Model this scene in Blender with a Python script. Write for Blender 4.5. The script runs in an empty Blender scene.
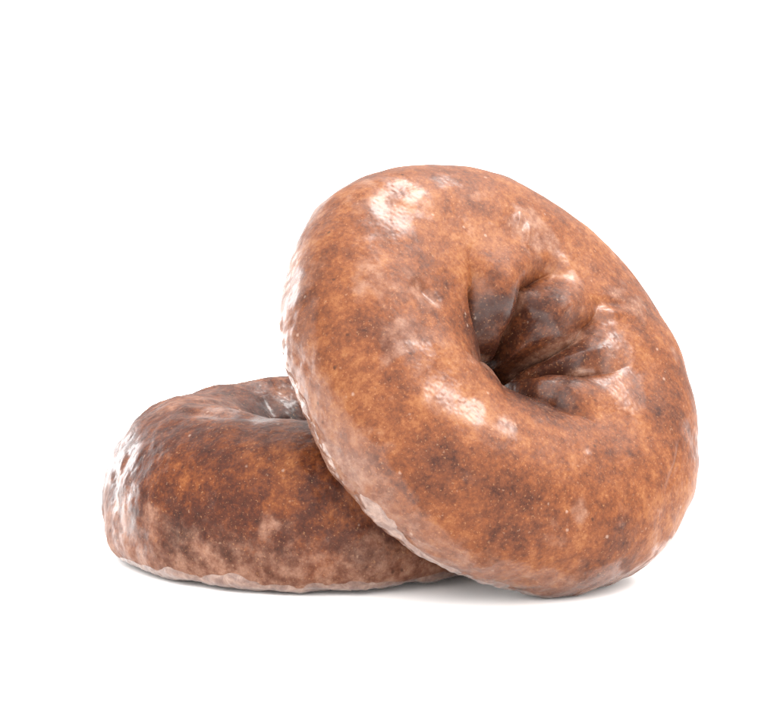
import bpy, math
import numpy as np
from mathutils import Matrix, Vector

S = bpy.context.scene
C = S.collection

# ------------------------------------------------------------------ camera
PITCH = math.radians(8.0)
DIST, PXM, IW, IH = 0.70, 4500.0, 777.0, 702.0          # contact point: 0.70 m away
AIM = (540.0, 595.0)
cX = np.array([1.0, 0, 0]); cZ = np.array([0, -math.cos(PITCH), math.sin(PITCH)]); cY = np.cross(cZ, cX)
cam_loc = -(cX * (AIM[0] - IW/2) / PXM - cY * (AIM[1] - IH/2) / PXM - cZ * DIST)
cd = bpy.data.cameras.new('camera'); cam = bpy.data.objects.new('camera', cd); C.objects.link(cam)
m = Matrix.Identity(4)
for i in range(3):
    m[i][0], m[i][1], m[i][2], m[i][3] = cX[i], cY[i], cZ[i], cam_loc[i]
cam.matrix_world = m
cd.sensor_width = 36.0; cd.lens = 36.0 * PXM * DIST / IW
cd.clip_start = 0.02; cd.clip_end = 50
S.camera = cam

# ------------------------------------------------------------------ light
w = bpy.data.worlds.new('World'); S.world = w; w.use_nodes = True
bg = w.node_tree.nodes['Background']
_g = w.node_tree.nodes.new('ShaderNodeTexCoord'); _s = w.node_tree.nodes.new('ShaderNodeSeparateXYZ')
def _wm(op, a, b):                                               # added fill gradient, no real room: brighter overhead and behind the camera
    n = w.node_tree.nodes.new('ShaderNodeMath'); n.operation = op
    for i_, v_ in enumerate((a, b)):
        if isinstance(v_, float): n.inputs[i_].default_value = v_
        else: w.node_tree.links.new(v_, n.inputs[i_])
    return n.outputs[0]
w.node_tree.links.new(_g.outputs['Generated'], _s.inputs[0])
_up = _wm('MULTIPLY', _wm('MAXIMUM', _s.outputs[2], 0.0), 1.5)
_fr = _wm('MULTIPLY', _wm('MAXIMUM', _wm('MULTIPLY', _s.outputs[1], -1.0), 0.0), 1.9)
w.node_tree.links.new(_wm('ADD', _wm('ADD', _up, _fr), .55), bg.inputs[1])
bg.inputs[0].default_value = (1.0, 0.985, 0.97, 1)

def softbox(name, direction, dist, sx, sy, power, col=(1, .98, .95), target=(-.01, .02, .045), roll=0):
    l = bpy.data.lights.new(name, 'AREA'); l.shape = 'RECTANGLE'; l.size = sx; l.size_y = sy
    l.energy = power; l.color = col
    o = bpy.data.objects.new(name, l); C.objects.link(o)
    d = Vector(direction).normalized(); o.location = Vector(target) + d * dist
    o.rotation_euler = (-d).to_track_quat('-Z', 'Y').to_euler()
    o.rotation_euler.rotate_axis('Z', roll)
    return o
softbox('softbox_overhead', (.34, .34, .87), .9, .34, .34, 4.0)
softbox('softbox_right', (.67, .08, .74), .9, .24, .24, 2.8)
softbox('softbox_back_left', (-.72, .68, .12), .9, .24, .45, 1.7, (.97, .98, 1))

vs = S.view_settings
S.display_settings.display_device = 'sRGB'
vs.view_transform = 'Standard'; vs.look = 'None'; vs.exposure = .95; vs.gamma = 1; vs.use_curve_mapping = False
S.cycles.use_denoising = True

# ------------------------------------------------------------------ noise
def _h(ix, iy, iz, seed):
    n = (ix.astype(np.int64) * 374761393 + iy.astype(np.int64) * 668265263 + iz.astype(np.int64) * 2147483647 + seed * 974634777) & 0xffffffff
    n = ((n ^ (n >> 13)) * 1274126177) & 0xffffffff
    n = ((n ^ (n >> 16)) * 2246822519) & 0xffffffff
    return (n ^ (n >> 15)).astype(np.float64) / 4294967295.0 * 2 - 1
def noise(P, scale, seed=0):
    Q = P / scale + 1000.37 + seed * 7.13
    I = np.floor(Q).astype(np.int64); F = Q - I; F = F*F*F*(F*(F*6-15)+10)
    r = 0
    for dx in (0, 1):
        wx = F[..., 0] if dx else 1 - F[..., 0]
        for dy in (0, 1):
            wy = F[..., 1] if dy else 1 - F[..., 1]
            for dz in (0, 1):
                wz = F[..., 2] if dz else 1 - F[..., 2]
                r = r + wx*wy*wz * _h(I[..., 0]+dx, I[..., 1]+dy, I[..., 2]+dz, seed)
    return r
def fbm(P, scale, seed=0, oct=4, g=.5):
    r = 0; a = 1; t = 0
    for k in range(oct):
        r = r + a * noise(P, scale / 2**k, seed + k*11); t += a; a *= g
    return r / t * 1.5
def sstep(a, b, x):
    t = np.clip((x - a) / (b - a), 0, 1); return t*t*(3-2*t)

# ------------------------------------------------------------------ materials
def mat(name):
    m = bpy.data.materials.new(name); m.use_nodes = True
    nt = m.node_tree; return m, nt, nt.nodes['Principled BSDF']
def N(nt, t, **kw):
    n = nt.nodes.new(t)
    for k, v in kw.items(): setattr(n, k, v)
    return n
def tex(nt, scale, detail=3, rough=.55, off=0, dist=0):
    tc = N(nt, 'ShaderNodeTexCoord'); mp = N(nt, 'ShaderNodeMapping'); mp.inputs['Location'].default_value = (off, off*1.7, off*.6)
    nt.links.new(tc.outputs['Object'], mp.inputs[0])
    n = N(nt, 'ShaderNodeTexNoise'); n.inputs['Scale'].default_value = scale
    n.inputs['Detail'].default_value = detail; n.inputs['Roughness'].default_value = rough; n.inputs['Distortion'].default_value = dist
    nt.links.new(mp.outputs[0], n.inputs['Vector']); return n.outputs[0]
def ramp(nt, src, stops):
    r = N(nt, 'ShaderNodeValToRGB'); e = r.color_ramp.elements
    while len(e) < len(stops): e.new(.5)
    for k, (p, c) in enumerate(stops):
        e[k].position = p; e[k].color = (*c, 1) if len(c) == 3 else c
    nt.links.new(src, r.inputs[0]); return r.outputs[0]
def rng(nt, src, a, b, c=0., d=1.):
    r = N(nt, 'ShaderNodeMapRange'); r.interpolation_type = 'SMOOTHSTEP'
    for k, v in zip((1, 2, 3, 4), (a, b, c, d)): r.inputs[k].default_value = v
    nt.links.new(src, r.inputs[0]); return r.outputs[0]
def mix(nt, f, a, b, blend='MIX'):
    m = N(nt, 'ShaderNodeMix', data_type='RGBA', blend_type=blend)
    for s, v in ((0, f), (6, a), (7, b)):
        if isinstance(v, (float, int)): m.inputs[s].default_value = v
        elif isinstance(v, tuple): m.inputs[s].default_value = (*v, 1)
        else: nt.links.new(v, m.inputs[s])
    return m.outputs[2]
def mth(nt, op, a, b=0., clamp=False):
    m = N(nt, 'ShaderNodeMath', operation=op, use_clamp=clamp)
    for s, v in ((0, a), (1, b)):
        if isinstance(v, (float, int)): m.inputs[s].default_value = v
        else: nt.links.new(v, m.inputs[s])
    return m.outputs[0]
def attr(nt, name):
    a = N(nt, 'ShaderNodeAttribute', attribute_name=name); return a.outputs['Fac']

def dough_material(name, tint, off, mk=1.0):
    m, nt, b = mat(name)
    big = tex(nt, 75, 5, .62, off, .3); mid = tex(nt, 300, 5, .70, off+2, 0); fine = tex(nt, 1150, 4, .7, off+5)
    t = mth(nt, 'ADD', mth(nt, 'MULTIPLY', big, .42), mth(nt, 'MULTIPLY', mid, .58))
    t = mth(nt, 'ADD', mth(nt, 'MULTIPLY', t, .72), mth(nt, 'MULTIPLY', fine, .28))
    t = mth(nt, 'SUBTRACT', t, mth(nt, 'MULTIPLY', attr(nt, 'toast_shade'), .19))
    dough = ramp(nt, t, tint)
    # milky sugar glaze lying thicker in places; some front patches are painted highlights
    mil = tex(nt, 230, 6, .72, off+9, 0)
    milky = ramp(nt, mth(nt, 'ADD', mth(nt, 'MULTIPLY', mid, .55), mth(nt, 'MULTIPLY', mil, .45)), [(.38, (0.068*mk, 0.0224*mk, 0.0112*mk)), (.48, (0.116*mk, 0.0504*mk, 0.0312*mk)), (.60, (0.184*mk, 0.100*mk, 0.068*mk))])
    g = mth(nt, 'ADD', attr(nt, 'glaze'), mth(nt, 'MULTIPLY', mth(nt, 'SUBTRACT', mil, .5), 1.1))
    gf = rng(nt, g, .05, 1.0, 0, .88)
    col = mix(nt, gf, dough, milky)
    # sugar grains and tiny dark crumbs
    tc = N(nt, 'ShaderNodeTexCoord')
    # grain: noise peaks rather than round dots
    for sc, lo, hi, c, k in ((1900, .63, .73, (.30, .15, .07), .32), (900, .69, .76, (.28, .17, .11), .28), (1300, .27, .19, (.035, .011, .005), .45)):
        g_ = tex(nt, sc, 2, .5, off + sc*.013)
        f_ = rng(nt, g_, lo, hi) if hi > lo else rng(nt, g_, hi, lo, 1, 0)
        col = mix(nt, mth(nt, 'MULTIPLY', f_, k), col, c)
    for sc, thr, c, k, pres in ((600, .17, (.32, .22, .17), .4, .975), (520, .15, (.025, .009, .005), .7, .97)):
        v = N(nt, 'ShaderNodeTexVoronoi'); v.inputs['Scale'].default_value = sc
        mp = N(nt, 'ShaderNodeMapping'); mp.inputs['Location'].default_value = (off+sc*.01, .3, .1)
        nt.links.new(tc.outputs['Object'], mp.inputs[0]); nt.links.new(mp.outputs[0], v.inputs['Vector'])
        sep = N(nt, 'ShaderNodeSeparateColor'); nt.links.new(v.outputs['Color'], sep.inputs[0])
        on = mth(nt, 'GREATER_THAN', sep.outputs[0], pres)
        dot = rng(nt, mth(nt, 'ADD', v.outputs['Distance'], mth(nt, 'MULTIPLY', mth(nt, 'SUBTRACT', fine, .5), .5)), thr*.6, thr*2.0, 1, 0)
        col = mix(nt, mth(nt, 'MULTIPLY', mth(nt, 'MULTIPLY', dot, on), k), col, c)
    nt.links.new(col, b.inputs['Base Color'])
    b.inputs['Roughness'].default_value = .5
    b.inputs['Specular IOR Level'].default_value = .04
    b.inputs['Subsurface Weight'].default_value = .12
    b.inputs['Subsurface Radius'].default_value = (1.0, .35, .15)
    b.inputs['Subsurface Scale'].default_value = .0015
    sheen = tex(nt, 115, 5, .6, off+6.3, .4)                # set glaze: glossy flakes among duller skin
    gl = mth(nt, 'ADD', attr(nt, 'gloss'), mth(nt, 'MULTIPLY', mth(nt, 'SUBTRACT', sheen, .5), 2.0))
    nt.links.new(rng(nt, gl, .30, .72, .27, .88), b.inputs['Coat Weight'])
    b.inputs['Coat IOR'].default_value = 1.36
    nt.links.new(rng(nt, gl, .30, .70, .42, .27), b.inputs['Coat Roughness'])
    bm = N(nt, 'ShaderNodeBump'); bm.inputs['Strength'].default_value = .4; bm.inputs['Distance'].default_value = .00035
    hh = mth(nt, 'ADD', mth(nt, 'MULTIPLY', mid, .7), mth(nt, 'MULTIPLY', fine, .3))
    nt.links.new(hh, bm.inputs['Height'])
    nt.links.new(bm.outputs[0], b.inputs['Normal'])
    b2 = N(nt, 'ShaderNodeBump'); b2.inputs['Strength'].default_value = .09; b2.inputs['Distance'].default_value = .00025
    nt.links.new(mth(nt, 'ADD', mth(nt, 'MULTIPLY', tex(nt, 300, 1, .4, off+2), .7), mth(nt, 'MULTIPLY', fine, .07)), b2.inputs['Height'])
    nt.links.new(b2.outputs[0], b.inputs['Coat Normal'])
    return m
TINT_FRONT = [(.32, (.0270, .0080, .0044)), (.42, (.0700, .0208, .0084)), (.50, (.1110, .0335, .0115)), (.57, (.1520, .0550, .0195)), (.68, (.1960, .0900, .0390))]
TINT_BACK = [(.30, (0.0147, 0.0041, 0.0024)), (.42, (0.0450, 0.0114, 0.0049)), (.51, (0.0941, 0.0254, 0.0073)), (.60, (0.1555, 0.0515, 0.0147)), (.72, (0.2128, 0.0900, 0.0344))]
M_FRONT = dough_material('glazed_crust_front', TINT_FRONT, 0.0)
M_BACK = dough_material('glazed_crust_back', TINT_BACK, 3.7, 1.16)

def glaze_material():
    m, nt, b = mat('sugar_glaze')
    a = tex(nt, 330, 6, .72, 1.3, .5); f = tex(nt, 1100, 3, .6, 2)
    col = ramp(nt, a, [(.34, (.070, .026, .014)), (.45, (.110, .052, .034)), (.56, (.165, .092, .064)), (.70, (.24, .155, .118))])
    nt.links.new(col, b.inputs['Base Color'])
    b.inputs['Roughness'].default_value = .38
    b.inputs['Subsurface Weight'].default_value = .35
    b.inputs['Subsurface Radius'].default_value = (1, .6, .45); b.inputs['Subsurface Scale'].default_value = .0015
    b.inputs['Coat Weight'].default_value = .8; b.inputs['Coat Roughness'].default_value = .14
    bm = N(nt, 'ShaderNodeBump'); bm.inputs['Strength'].default_value = .35; bm.inputs['Distance'].default_value = .0003
    nt.links.new(mth(nt, 'ADD', mth(nt, 'MULTIPLY', a, .75), mth(nt, 'MULTIPLY', f, .25)), bm.inputs['Height'])
    nt.links.new(bm.outputs[0], b.inputs['Normal']); nt.links.new(bm.outputs[0], b.inputs['Coat Normal'])
    return m
M_GLAZE = glaze_material()

# ------------------------------------------------------------------ setting: white table
def table():
    m, nt, b = mat('white_table')
    n = tex(nt, 3, 2, .5)
    nt.links.new(ramp(nt, n, [(.3, (.90, .90, .90)), (.7, (.92, .92, .92))]), b.inputs['Base Color'])
    b.inputs['Roughness'].default_value = .7; b.inputs['Specular IOR Level'].default_value = .2
    prof = [(-4.0, 0.0), (12.0, 0.0)]                          # broad flat white table, running out past the frame
    vs_, fs = [], []
    for (y, z) in prof: vs_ += [(-6, y, z), (6, y, z)]
    for k in range(len(prof)-1): fs.append((2*k, 2*k+1, 2*k+3, 2*k+2))
    me = bpy.data.meshes.new('table_surface'); me.from_pydata(vs_, [], fs)
    for p in me.polygons: p.use_smooth = True
    o = bpy.data.objects.new('table_surface', me); C.objects.link(o); me.materials.append(m)
    o['kind'] = 'structure'
table()

# ------------------------------------------------------------------ doughnuts
R_ = math.radians
def section(M, a, bt, bb, flat, th, v, p, ov=1.0):
    p, plow, ext, dir_ = p if isinstance(p, tuple) else (p, p, 0.0, 0.0)
    q = np.where(np.sin(v) < 0, 2.0/plow, 2.0/p); cv, sv = np.cos(v), np.sin(v)
    rr = np.sign(cv)*np.abs(cv)**q; zz = np.sign(sv)*np.abs(sv)**q
    z = np.where(zz > 0, bt*zz, bb*zz)
    k = .0012                                             # soft flattening of the fried underside
    z = -flat + k*np.log1p(np.exp(np.clip((z + flat)/k, -40, 40)))
    r = M + a*rr
    r = r*(1 + ext*np.clip(np.cos(th - dir_), 0, 1)**2)
    return np.stack([r*np.cos(th), r*np.sin(th)*ov, z], -1)
def normals(P):
    dt = np.roll(P, -1, 0) - np.roll(P, 1, 0); dv = np.roll(P, -1, 1) - np.roll(P, 1, 1)
    n = np.cross(dt, dv); return n / (np.linalg.norm(n, axis=2)[..., None] + 1e-15)
def polydist(P, pts):
    d = np.full(P.shape[:2], 9.0); s = np.zeros(P.shape[:2]); L = len(pts) - 1
    for k in range(L):
        a, b = pts[k], pts[k+1]; ab = b - a
        t = np.clip(((P - a) @ ab) / (ab @ ab), 0, 1)
        dd = np.linalg.norm(P - (a + t[..., None]*ab), axis=2)
        u = dd < d; d = np.where(u, dd, d); s = np.where(u, (k + t)/L, s)
    return d, s
def grid_mesh(name, P, keep=None, mats=None, attrs=None, parent=None):
    nt_, nv_ = P.shape[:2]
    idx = np.arange(nt_*nv_).reshape(nt_, nv_)
    F = np.stack([idx, np.roll(idx, -1, 0), np.roll(np.roll(idx, -1, 0), -1, 1), np.roll(idx, -1, 1)], -1).reshape(-1, 4)
    V = P.reshape(-1, 3)
    if keep is not None:
        kf = keep.reshape(-1)[F].any(1); F = F[kf]
        used = np.zeros(len(V), bool); used[F.ravel()] = True
        remap = np.cumsum(used) - 1; F = remap[F]; V = V[used]
        attrs = {k: a.reshape(-1)[used] for k, a in (attrs or {}).items()}
    me = bpy.data.meshes.new(name)
    me.vertices.add(len(V)); me.vertices.foreach_set('co', V.astype(np.float32).ravel())
    me.loops.add(len(F)*4); me.loops.foreach_set('vertex_index', F.astype(np.int32).ravel())
    me.polygons.add(len(F)); me.polygons.foreach_set('loop_start', np.arange(0, len(F)*4, 4, dtype=np.int32))
    me.polygons.foreach_set('use_smooth', np.ones(len(F), bool))
    me.update(calc_edges=True); me.validate()
    for k, a in (attrs or {}).items():
        at = me.attributes.new(k, 'FLOAT', 'POINT'); at.data.foreach_set('value', a.reshape(-1).astype(np.float32))
    me.materials.append(mats)
    o = bpy.data.objects.new(name, me); C.objects.link(o); o.parent = parent
    return o

def doughnut(par, NT, NV, seed, creases, wave, detail, masks, glaze_fn):
    """returns local grid positions, attributes and glaze shells"""
    M, a, bt, bb, flat, p, ov = par
    th = np.linspace(0, 2*np.pi, NT, False)[:, None] + np.zeros((1, NV))
    v = np.linspace(0, 2*np.pi, NV, False)[None] + np.zeros((NT, 1))
    base = section(M, a, bt, bb, flat, th, v, p, ov)
    nb = normals(base)
    pt = lambda t, f: section(M, a, bt, bb, flat, np.array(R_(t)), np.array(R_(f)), p, ov)
    D = wave(th, v, base, seed)
    for (pts, wdt, dep, taper) in creases:
        q = [pt(t, f) for t, f in pts]
        d, s = polydist(base, q)
        env = 1 if not taper else np.sin(np.pi*np.clip(.02 + s*.90, 0, 1))**.9
        D = D + dep*np.exp(-(d/wdt)**2)*env
    P = base + nb*D[..., None]
    n2 = normals(P)
    P = P + n2*detail(th, v, base, seed)[..., None]
    attrs = masks(th, v, base, D, pt, seed)
    shells = glaze_fn(th, v, base, P, n2, pt, seed)
    return P, attrs, shells

def place(o, R, loc):
    mm = Matrix.Identity(4)
    for i in range(3):
        for j in range(3): mm[i][j] = R[i, j]
        mm[i][3] = loc[i]
    o.matrix_world = mm
def empty(name, R, loc, label, cat, group):
    o = bpy.data.objects.new(name, None); C.objects.link(o); o.empty_display_size = .02
    place(o, R, loc)
    o['label'] = label; o['category'] = cat; o['group'] = group
    return o

# ---- front doughnut, tipped up on edge (angles: 0 = far upper right of ring, 90 = upper left, 180 = near lower left, 270 = lower right)
X2, Y2 = -.01012, .01845
M2, A2, BT2, BB2, TT, PH, OV2 = .03045, .02262, .01714, .01669, .85077, .73697, 1.015
cA = cX*math.sin(TT)*math.cos(PH) + cY*math.sin(TT)*math.sin(PH) + cZ*math.cos(TT)
cU = -(cZ - (cZ@cA)*cA); cU /= np.linalg.norm(cU)
RM2 = np.stack([cU, np.cross(cA, cU), cA], 1)

creases2 = [
    # (theta, phi) path, width, depth (negative = groove), taper
    ([(12, 98), (28, 120), (42, 138)], .0040, -.0022, True),
    ([(350, 100), (338, 122)], .0030, -.0012, True),
    ([(98, 120), (110, 131), (124, 142)], .0011, -.0030, True),
    ([(322, 114), (314, 130), (306, 146), (298, 158)], .0014, .0010, True),
    ([(42, 80), (46, 93)], .0008, .0006, True),
    ([(38, 88), (43, 104)], .0009, .0007, True),
    ([(350, 117), (345, 104), (340, 90)], .0018, .0008, True),
    ([(352, 108), (347, 96), (343, 86)], .0015, -.0006, True),
    ([(126, 88), (130, 95)], .0016, -.0009, False),
    ([(290, 68), (280, 63), (270, 60)], .0008, -.0005, True),
    ([(70, 58), (92, 52), (118, 66)], .0030, -.0006, True),
]
def spots(B, pt, lst):
    g = 0
    for t_, f_, rad, amp in lst:
        d = np.linalg.norm(B - pt(t_, f_), axis=2); g = np.maximum(g, amp*np.exp(-(d/rad)**2))
    return g
PL_PHI = [100, 130, 165]
PL = [(-165, -170, -175, .0008), (-100, -112, -122, .0034), (-48, -64, -78, .0028), (-8, -26, -36, .0052), (18, 40, 52, .0046), (76, 106, 136, .0012), (150, 158, 165, .0008)]   # creases running into the hole; last number = height of the pillow that follows
def pleats(th, v):
    deg = np.degrees(v)
    g = [np.interp(deg, PL_PHI, q[:3]) for q in PL]
    t0 = (np.degrees(th) - g[0]) % 360
    out = np.zeros_like(t0); ex = .55 + .45*(1 - sstep(100, 145, deg))
    for k in range(len(PL)):
        lo = (g[k] - g[0]) % 360; hi = (g[(k+1) % len(PL)] - g[0]) % 360
        hi = np.where(hi <= lo, 360.0, hi)
        u = (t0 - lo)/(hi - lo); ins_ = (u >= 0) & (u < 1)
        out = np.where(ins_, 1.28*PL[k][3]*(np.clip(4*u*(1-u), 0, 1)**ex), out)
    env = sstep(94, 136, deg)*(1 - sstep(172, 205, deg))
    return (out - .0018)*env
def wave2(th, v, B, s):
    bulge = np.exp(-((np.angle(np.exp(1j*(th-R_(25)))))/R_(66))**2)*np.exp(-((v-R_(138))/R_(24))**2)
    shelf = np.exp(-((np.angle(np.exp(1j*(th-R_(15)))))/R_(75))**2)*np.exp(-((v-R_(186))/R_(20))**2)
    D = .0022*bulge + .0022*np.exp(-((v-R_(184))/R_(24))**2) + pleats(th + .10*noise(B, .006, s+21), v) + .0009*noise(B, .022, s) + .00045*noise(B, .011, s+3) + .00010*fbm(B, .006, s+7, 2)
    inner = sstep(R_(100), R_(150), v)*(1-sstep(R_(215), R_(240), v))
    D = D + inner*.0004*noise(B, .005, s+31)
    return D
def detail2(th, v, B, s):
    out = np.exp(-((np.angle(np.exp(1j*(v-R_(335)))))/R_(34))**2)
    D = .00016*noise(B, .0042, s+44)*np.exp(-((np.angle(np.exp(1j*(v-R_(25)))))/R_(32))**2) + .000022*fbm(B, .0022, s+50, 3) + .00003*noise(B, .0007, s+60)
    D = D + out*(.00042*fbm(B, .0055, s+71, 2) + .00020*noise(B, .0022, s+75))
    return D
def masks2(th, v, B, D, pt, s):
    vv = np.angle(np.exp(1j*v))                       # -pi..pi, 0 outer equator
    side = 1 - sstep(R_(-6), R_(34), vv + .22*fbm(B, .009, s+80, 3))
    side = np.where(vv < R_(-150), 0, side)
    patch = sstep(.30, .75, fbm(B, .013, s+90, 4))*.75
    valley = 0
    for pts, wd in (([(42, 134), (49, 152), (54, 178)], .0010), ([(336, 126), (329, 148), (322, 180)], .0015), ([(302, 124), (288, 148), (280, 175)], .0008)):
        d, _ = polydist(B, [pt(a_, b_) for a_, b_ in pts]); valley = np.maximum(valley, np.exp(-(d/wd)**2))
    flake_glint = spots(B, pt, [(172, 78, .0055, .62), (158, 76, .0050, .5), (184, 86, .0045, .5), (198, 90, .0036, .6), (298, 106, .0060, .45), (320, 106, .0055, .45), (98, 62, .0070, .35), (225, 70, .004, .3), (250, 62, .0035, .3), (20, 96, .005, .35)])  # milky flakes that also paint pale highlights into the crust colour
    glaze = np.clip(side*.58 + patch + valley*1.1 + flake_glint*(1 + .8*fbm(B, .004, s+95, 3)) - .06, 0, 1)
    brown = spots(B, pt, [(152, 58, .009, .35), (186, 46, .011, .35), (216, 42, .008, .25), (246, 40, .007, .2)]) - spots(B, pt, [(176, 74, .011, .25), (262, 60, .012, .2)])
    toast_shade = np.clip(brown + .04 + .28*fbm(B, .018, s+100, 3) + .85*sstep(R_(105), R_(140), v)*(1-sstep(R_(250), R_(280), v)), -.5, 1.3)  # browning patches, plus shade of the hole painted into the colour
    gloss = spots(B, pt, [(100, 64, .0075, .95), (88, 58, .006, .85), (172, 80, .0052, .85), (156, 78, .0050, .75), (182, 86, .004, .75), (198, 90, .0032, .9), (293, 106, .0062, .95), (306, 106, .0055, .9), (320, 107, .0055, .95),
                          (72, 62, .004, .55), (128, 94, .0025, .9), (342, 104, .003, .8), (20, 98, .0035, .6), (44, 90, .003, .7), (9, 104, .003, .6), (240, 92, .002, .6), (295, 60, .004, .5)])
    rim = (1 - sstep(R_(2), R_(26), vv + .25*fbm(B, .008, s+84, 2)))*np.where(np.abs(vv) < R_(90), 1, 0)
    fold = sstep(R_(108), R_(135), v)*(1-sstep(R_(200), R_(230), v))*.34
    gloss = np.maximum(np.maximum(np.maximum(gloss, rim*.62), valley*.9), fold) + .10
    return {'glaze': glaze, 'toast_shade': toast_shade, 'gloss': gloss}
def glaze2(th, v, B, P, n, pt, s):
    vv = np.angle(np.exp(1j*v))
    r = []
    # ragged lip of set glaze along the lower edge of the ring
    band = np.exp(-((vv - R_(-33) - R_(7)*noise(B, .012, s+5))/R_(17))**2)
    t = .0006*band*(1 + .8*fbm(B, .004, s+8, 3)) - .00034
    r.append(('glaze_lip', t, t > -.0001))
    return r

P, at, sh = doughnut((M2, A2, BT2, BB2, BB2*.86, (2.3, 2.3, .02, 5.3), OV2), 1300, 760, 11, creases2, wave2, detail2, masks2, glaze2)
Wp = P.reshape(-1, 3) @ RM2.T
LOC2 = np.array([X2, Y2, -Wp[:, 2].min() - .00025])
e2 = empty('glazed_doughnut', RM2, LOC2, 'larger glazed doughnut tipped on its edge, puckered hole facing front', 'doughnut', 'glazed doughnuts')
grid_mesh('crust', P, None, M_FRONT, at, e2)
n2 = normals(P)
for nm, t, keep in sh:
    grid_mesh(nm, P + n2*t[..., None], keep, M_GLAZE, None, e2)
P2w = Wp + LOC2

# ---- back doughnut, lying flat (angles: 0 = right, 90 = far, 180 = left, 270 = near)
X1, Y1 = -.0519, .04622
M1, A1, BT1, BB1, PX1 = .02749, .02165, .02469, .01551, (2.15, 3.2, .07, 5.5)
creases1 = [
    ([(78, 92), (95, 93), (115, 93), (145, 90)], .0050, .0016, True),
    ([(250, 96), (225, 84), (200, 70)], .0030, -.0010, True),
    ([(60, 130), (62, 160)], .0020, -.0016, True),
    ([(98, 115), (102, 150)], .0020, -.0014, True),
    ([(128, 110), (132, 150)], .0022, -.0018, True),
    ([(112, 105), (112, 112)], .0016, -.0006, True),
    ([(180, 50), (195, 20), (205, 0)], .0022, -.0007, True),
    ([(198, 38), (204, 22)], .0016, .0007, True),
]
def wave1(th, v, B, s):
    D = .0009*noise(B, .020, s) + .0005*noise(B, .010, s+3) + .00028*fbm(B, .006, s+7, 2)
    front = np.exp(-((np.angle(np.exp(1j*(th-R_(262)))))/R_(40))**2)*np.exp(-((v-R_(92))/R_(45))**2)
    return D - .0006*front
def detail1(th, v, B, s):
    D = .00009*fbm(B, .0022, s+50, 3) + .00003*noise(B, .0007, s+60)
    left = np.exp(-((np.angle(np.exp(1j*(th-R_(190)))))/R_(38))**2)
    D = D + left*.00030*fbm(B, .0050, s+71, 2)
    return D
def masks1(th, v, B, D, pt, s):
    z = B[..., 2]; k = fbm(B, .009, s+80, 3)
    low = 1 - sstep(-.014, .012, z + .005*k)
    left = np.exp(-((np.angle(np.exp(1j*(th-R_(185)))))/R_(28))**2)*.25
    top = np.exp(-((v-R_(95))/R_(22))**2)*.25
    patch = sstep(.35, .8, fbm(B, .012, s+90, 4))*.5
    glaze = np.clip(low*(.92 + .3*k) + left + top + patch - .08, 0, 1)
    toast_shade = np.clip(.35 + .4*fbm(B, .018, s+100, 3) + .6*sstep(R_(110), R_(140), v)*(1-sstep(R_(250), R_(280), v)), 0, 1.2)  # random browning; inner wall also painted darker as hole shade
    gloss = spots(B, pt, [(122, 112, .0060, .75), (108, 112, .005, .7), (190, 38, .008, .8), (202, 22, .009, .85), (212, 5, .009, .75), (178, 20, .010, .7), (225, 84, .006, .6), (250, 92, .006, .6)])
    gloss = gloss + .12 + .1*low
    return {'glaze': glaze, 'toast_shade': toast_shade, 'gloss': gloss}
def glaze1(th, v, B, P, n, pt, s):
    vv = np.angle(np.exp(1j*v)); z = P[..., 2]; z0 = z.min()
    d = (z - z0); k = fbm(B, .010, s+5, 3)
    up = 1 - sstep(.0014, .0050, d + .0012*k)
    dn = sstep(.0006, .0013, d + .0012*fbm(B, .0035, s+6, 3))
    t = .0005*up*dn*(1 + .7*fbm(B, .004, s+8, 3)) - .00018
    t = np.where(np.abs(vv) < R_(110), t, -.001)
    return [('glaze_skirt', t, t > -.0001)]
P, at, sh = doughnut((M1, A1, BT1, BB1, BB1*.75, PX1, 1.0), 1200, 640, 29, creases1, wave1, detail1, masks1, glaze1)
P[..., 2] -= P[..., 2].min() + .0002
LOC1 = np.array([X1, Y1, 0.0])
# the soft dough gives way a little where the upper doughnut presses on it
def press(Pw):
    q = (Pw - LOC2) @ RM2; r = np.hypot(q[..., 0], q[..., 1]/OV2) - M2; z = q[..., 2]
    ins = ((np.abs(r)/(A2+.0006))**2.3 + (np.abs(z)/np.where(z > 0, BT2, BB2+.0006))**2.3)**(1/2.3)
    pen = np.clip(1 - ins, 0, 1)*(A2+BB2)/2
    far = np.clip((pen)/.006, 0, 1)
    print('PEN mm', pen.max()*1000)
    return Pw - np.array([.55, 0, -.2])[None, None]*0 + (cA*-1)[None, None]*pen[..., None]*1.0
Pw = press(P + LOC1); P = Pw - LOC1
P[..., 2] = np.maximum(P[..., 2], -.0002)
e1 = empty('glazed_doughnut', np.eye(3), LOC1, 'smaller glazed doughnut lying flat on the white table, behind and left of the leaning one', 'doughnut', 'glazed doughnuts')
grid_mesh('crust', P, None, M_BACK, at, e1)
n1 = normals(P)
for nm, t, keep in sh:
    grid_mesh(nm, P + n1*t[..., None], keep, M_GLAZE, None, e1)
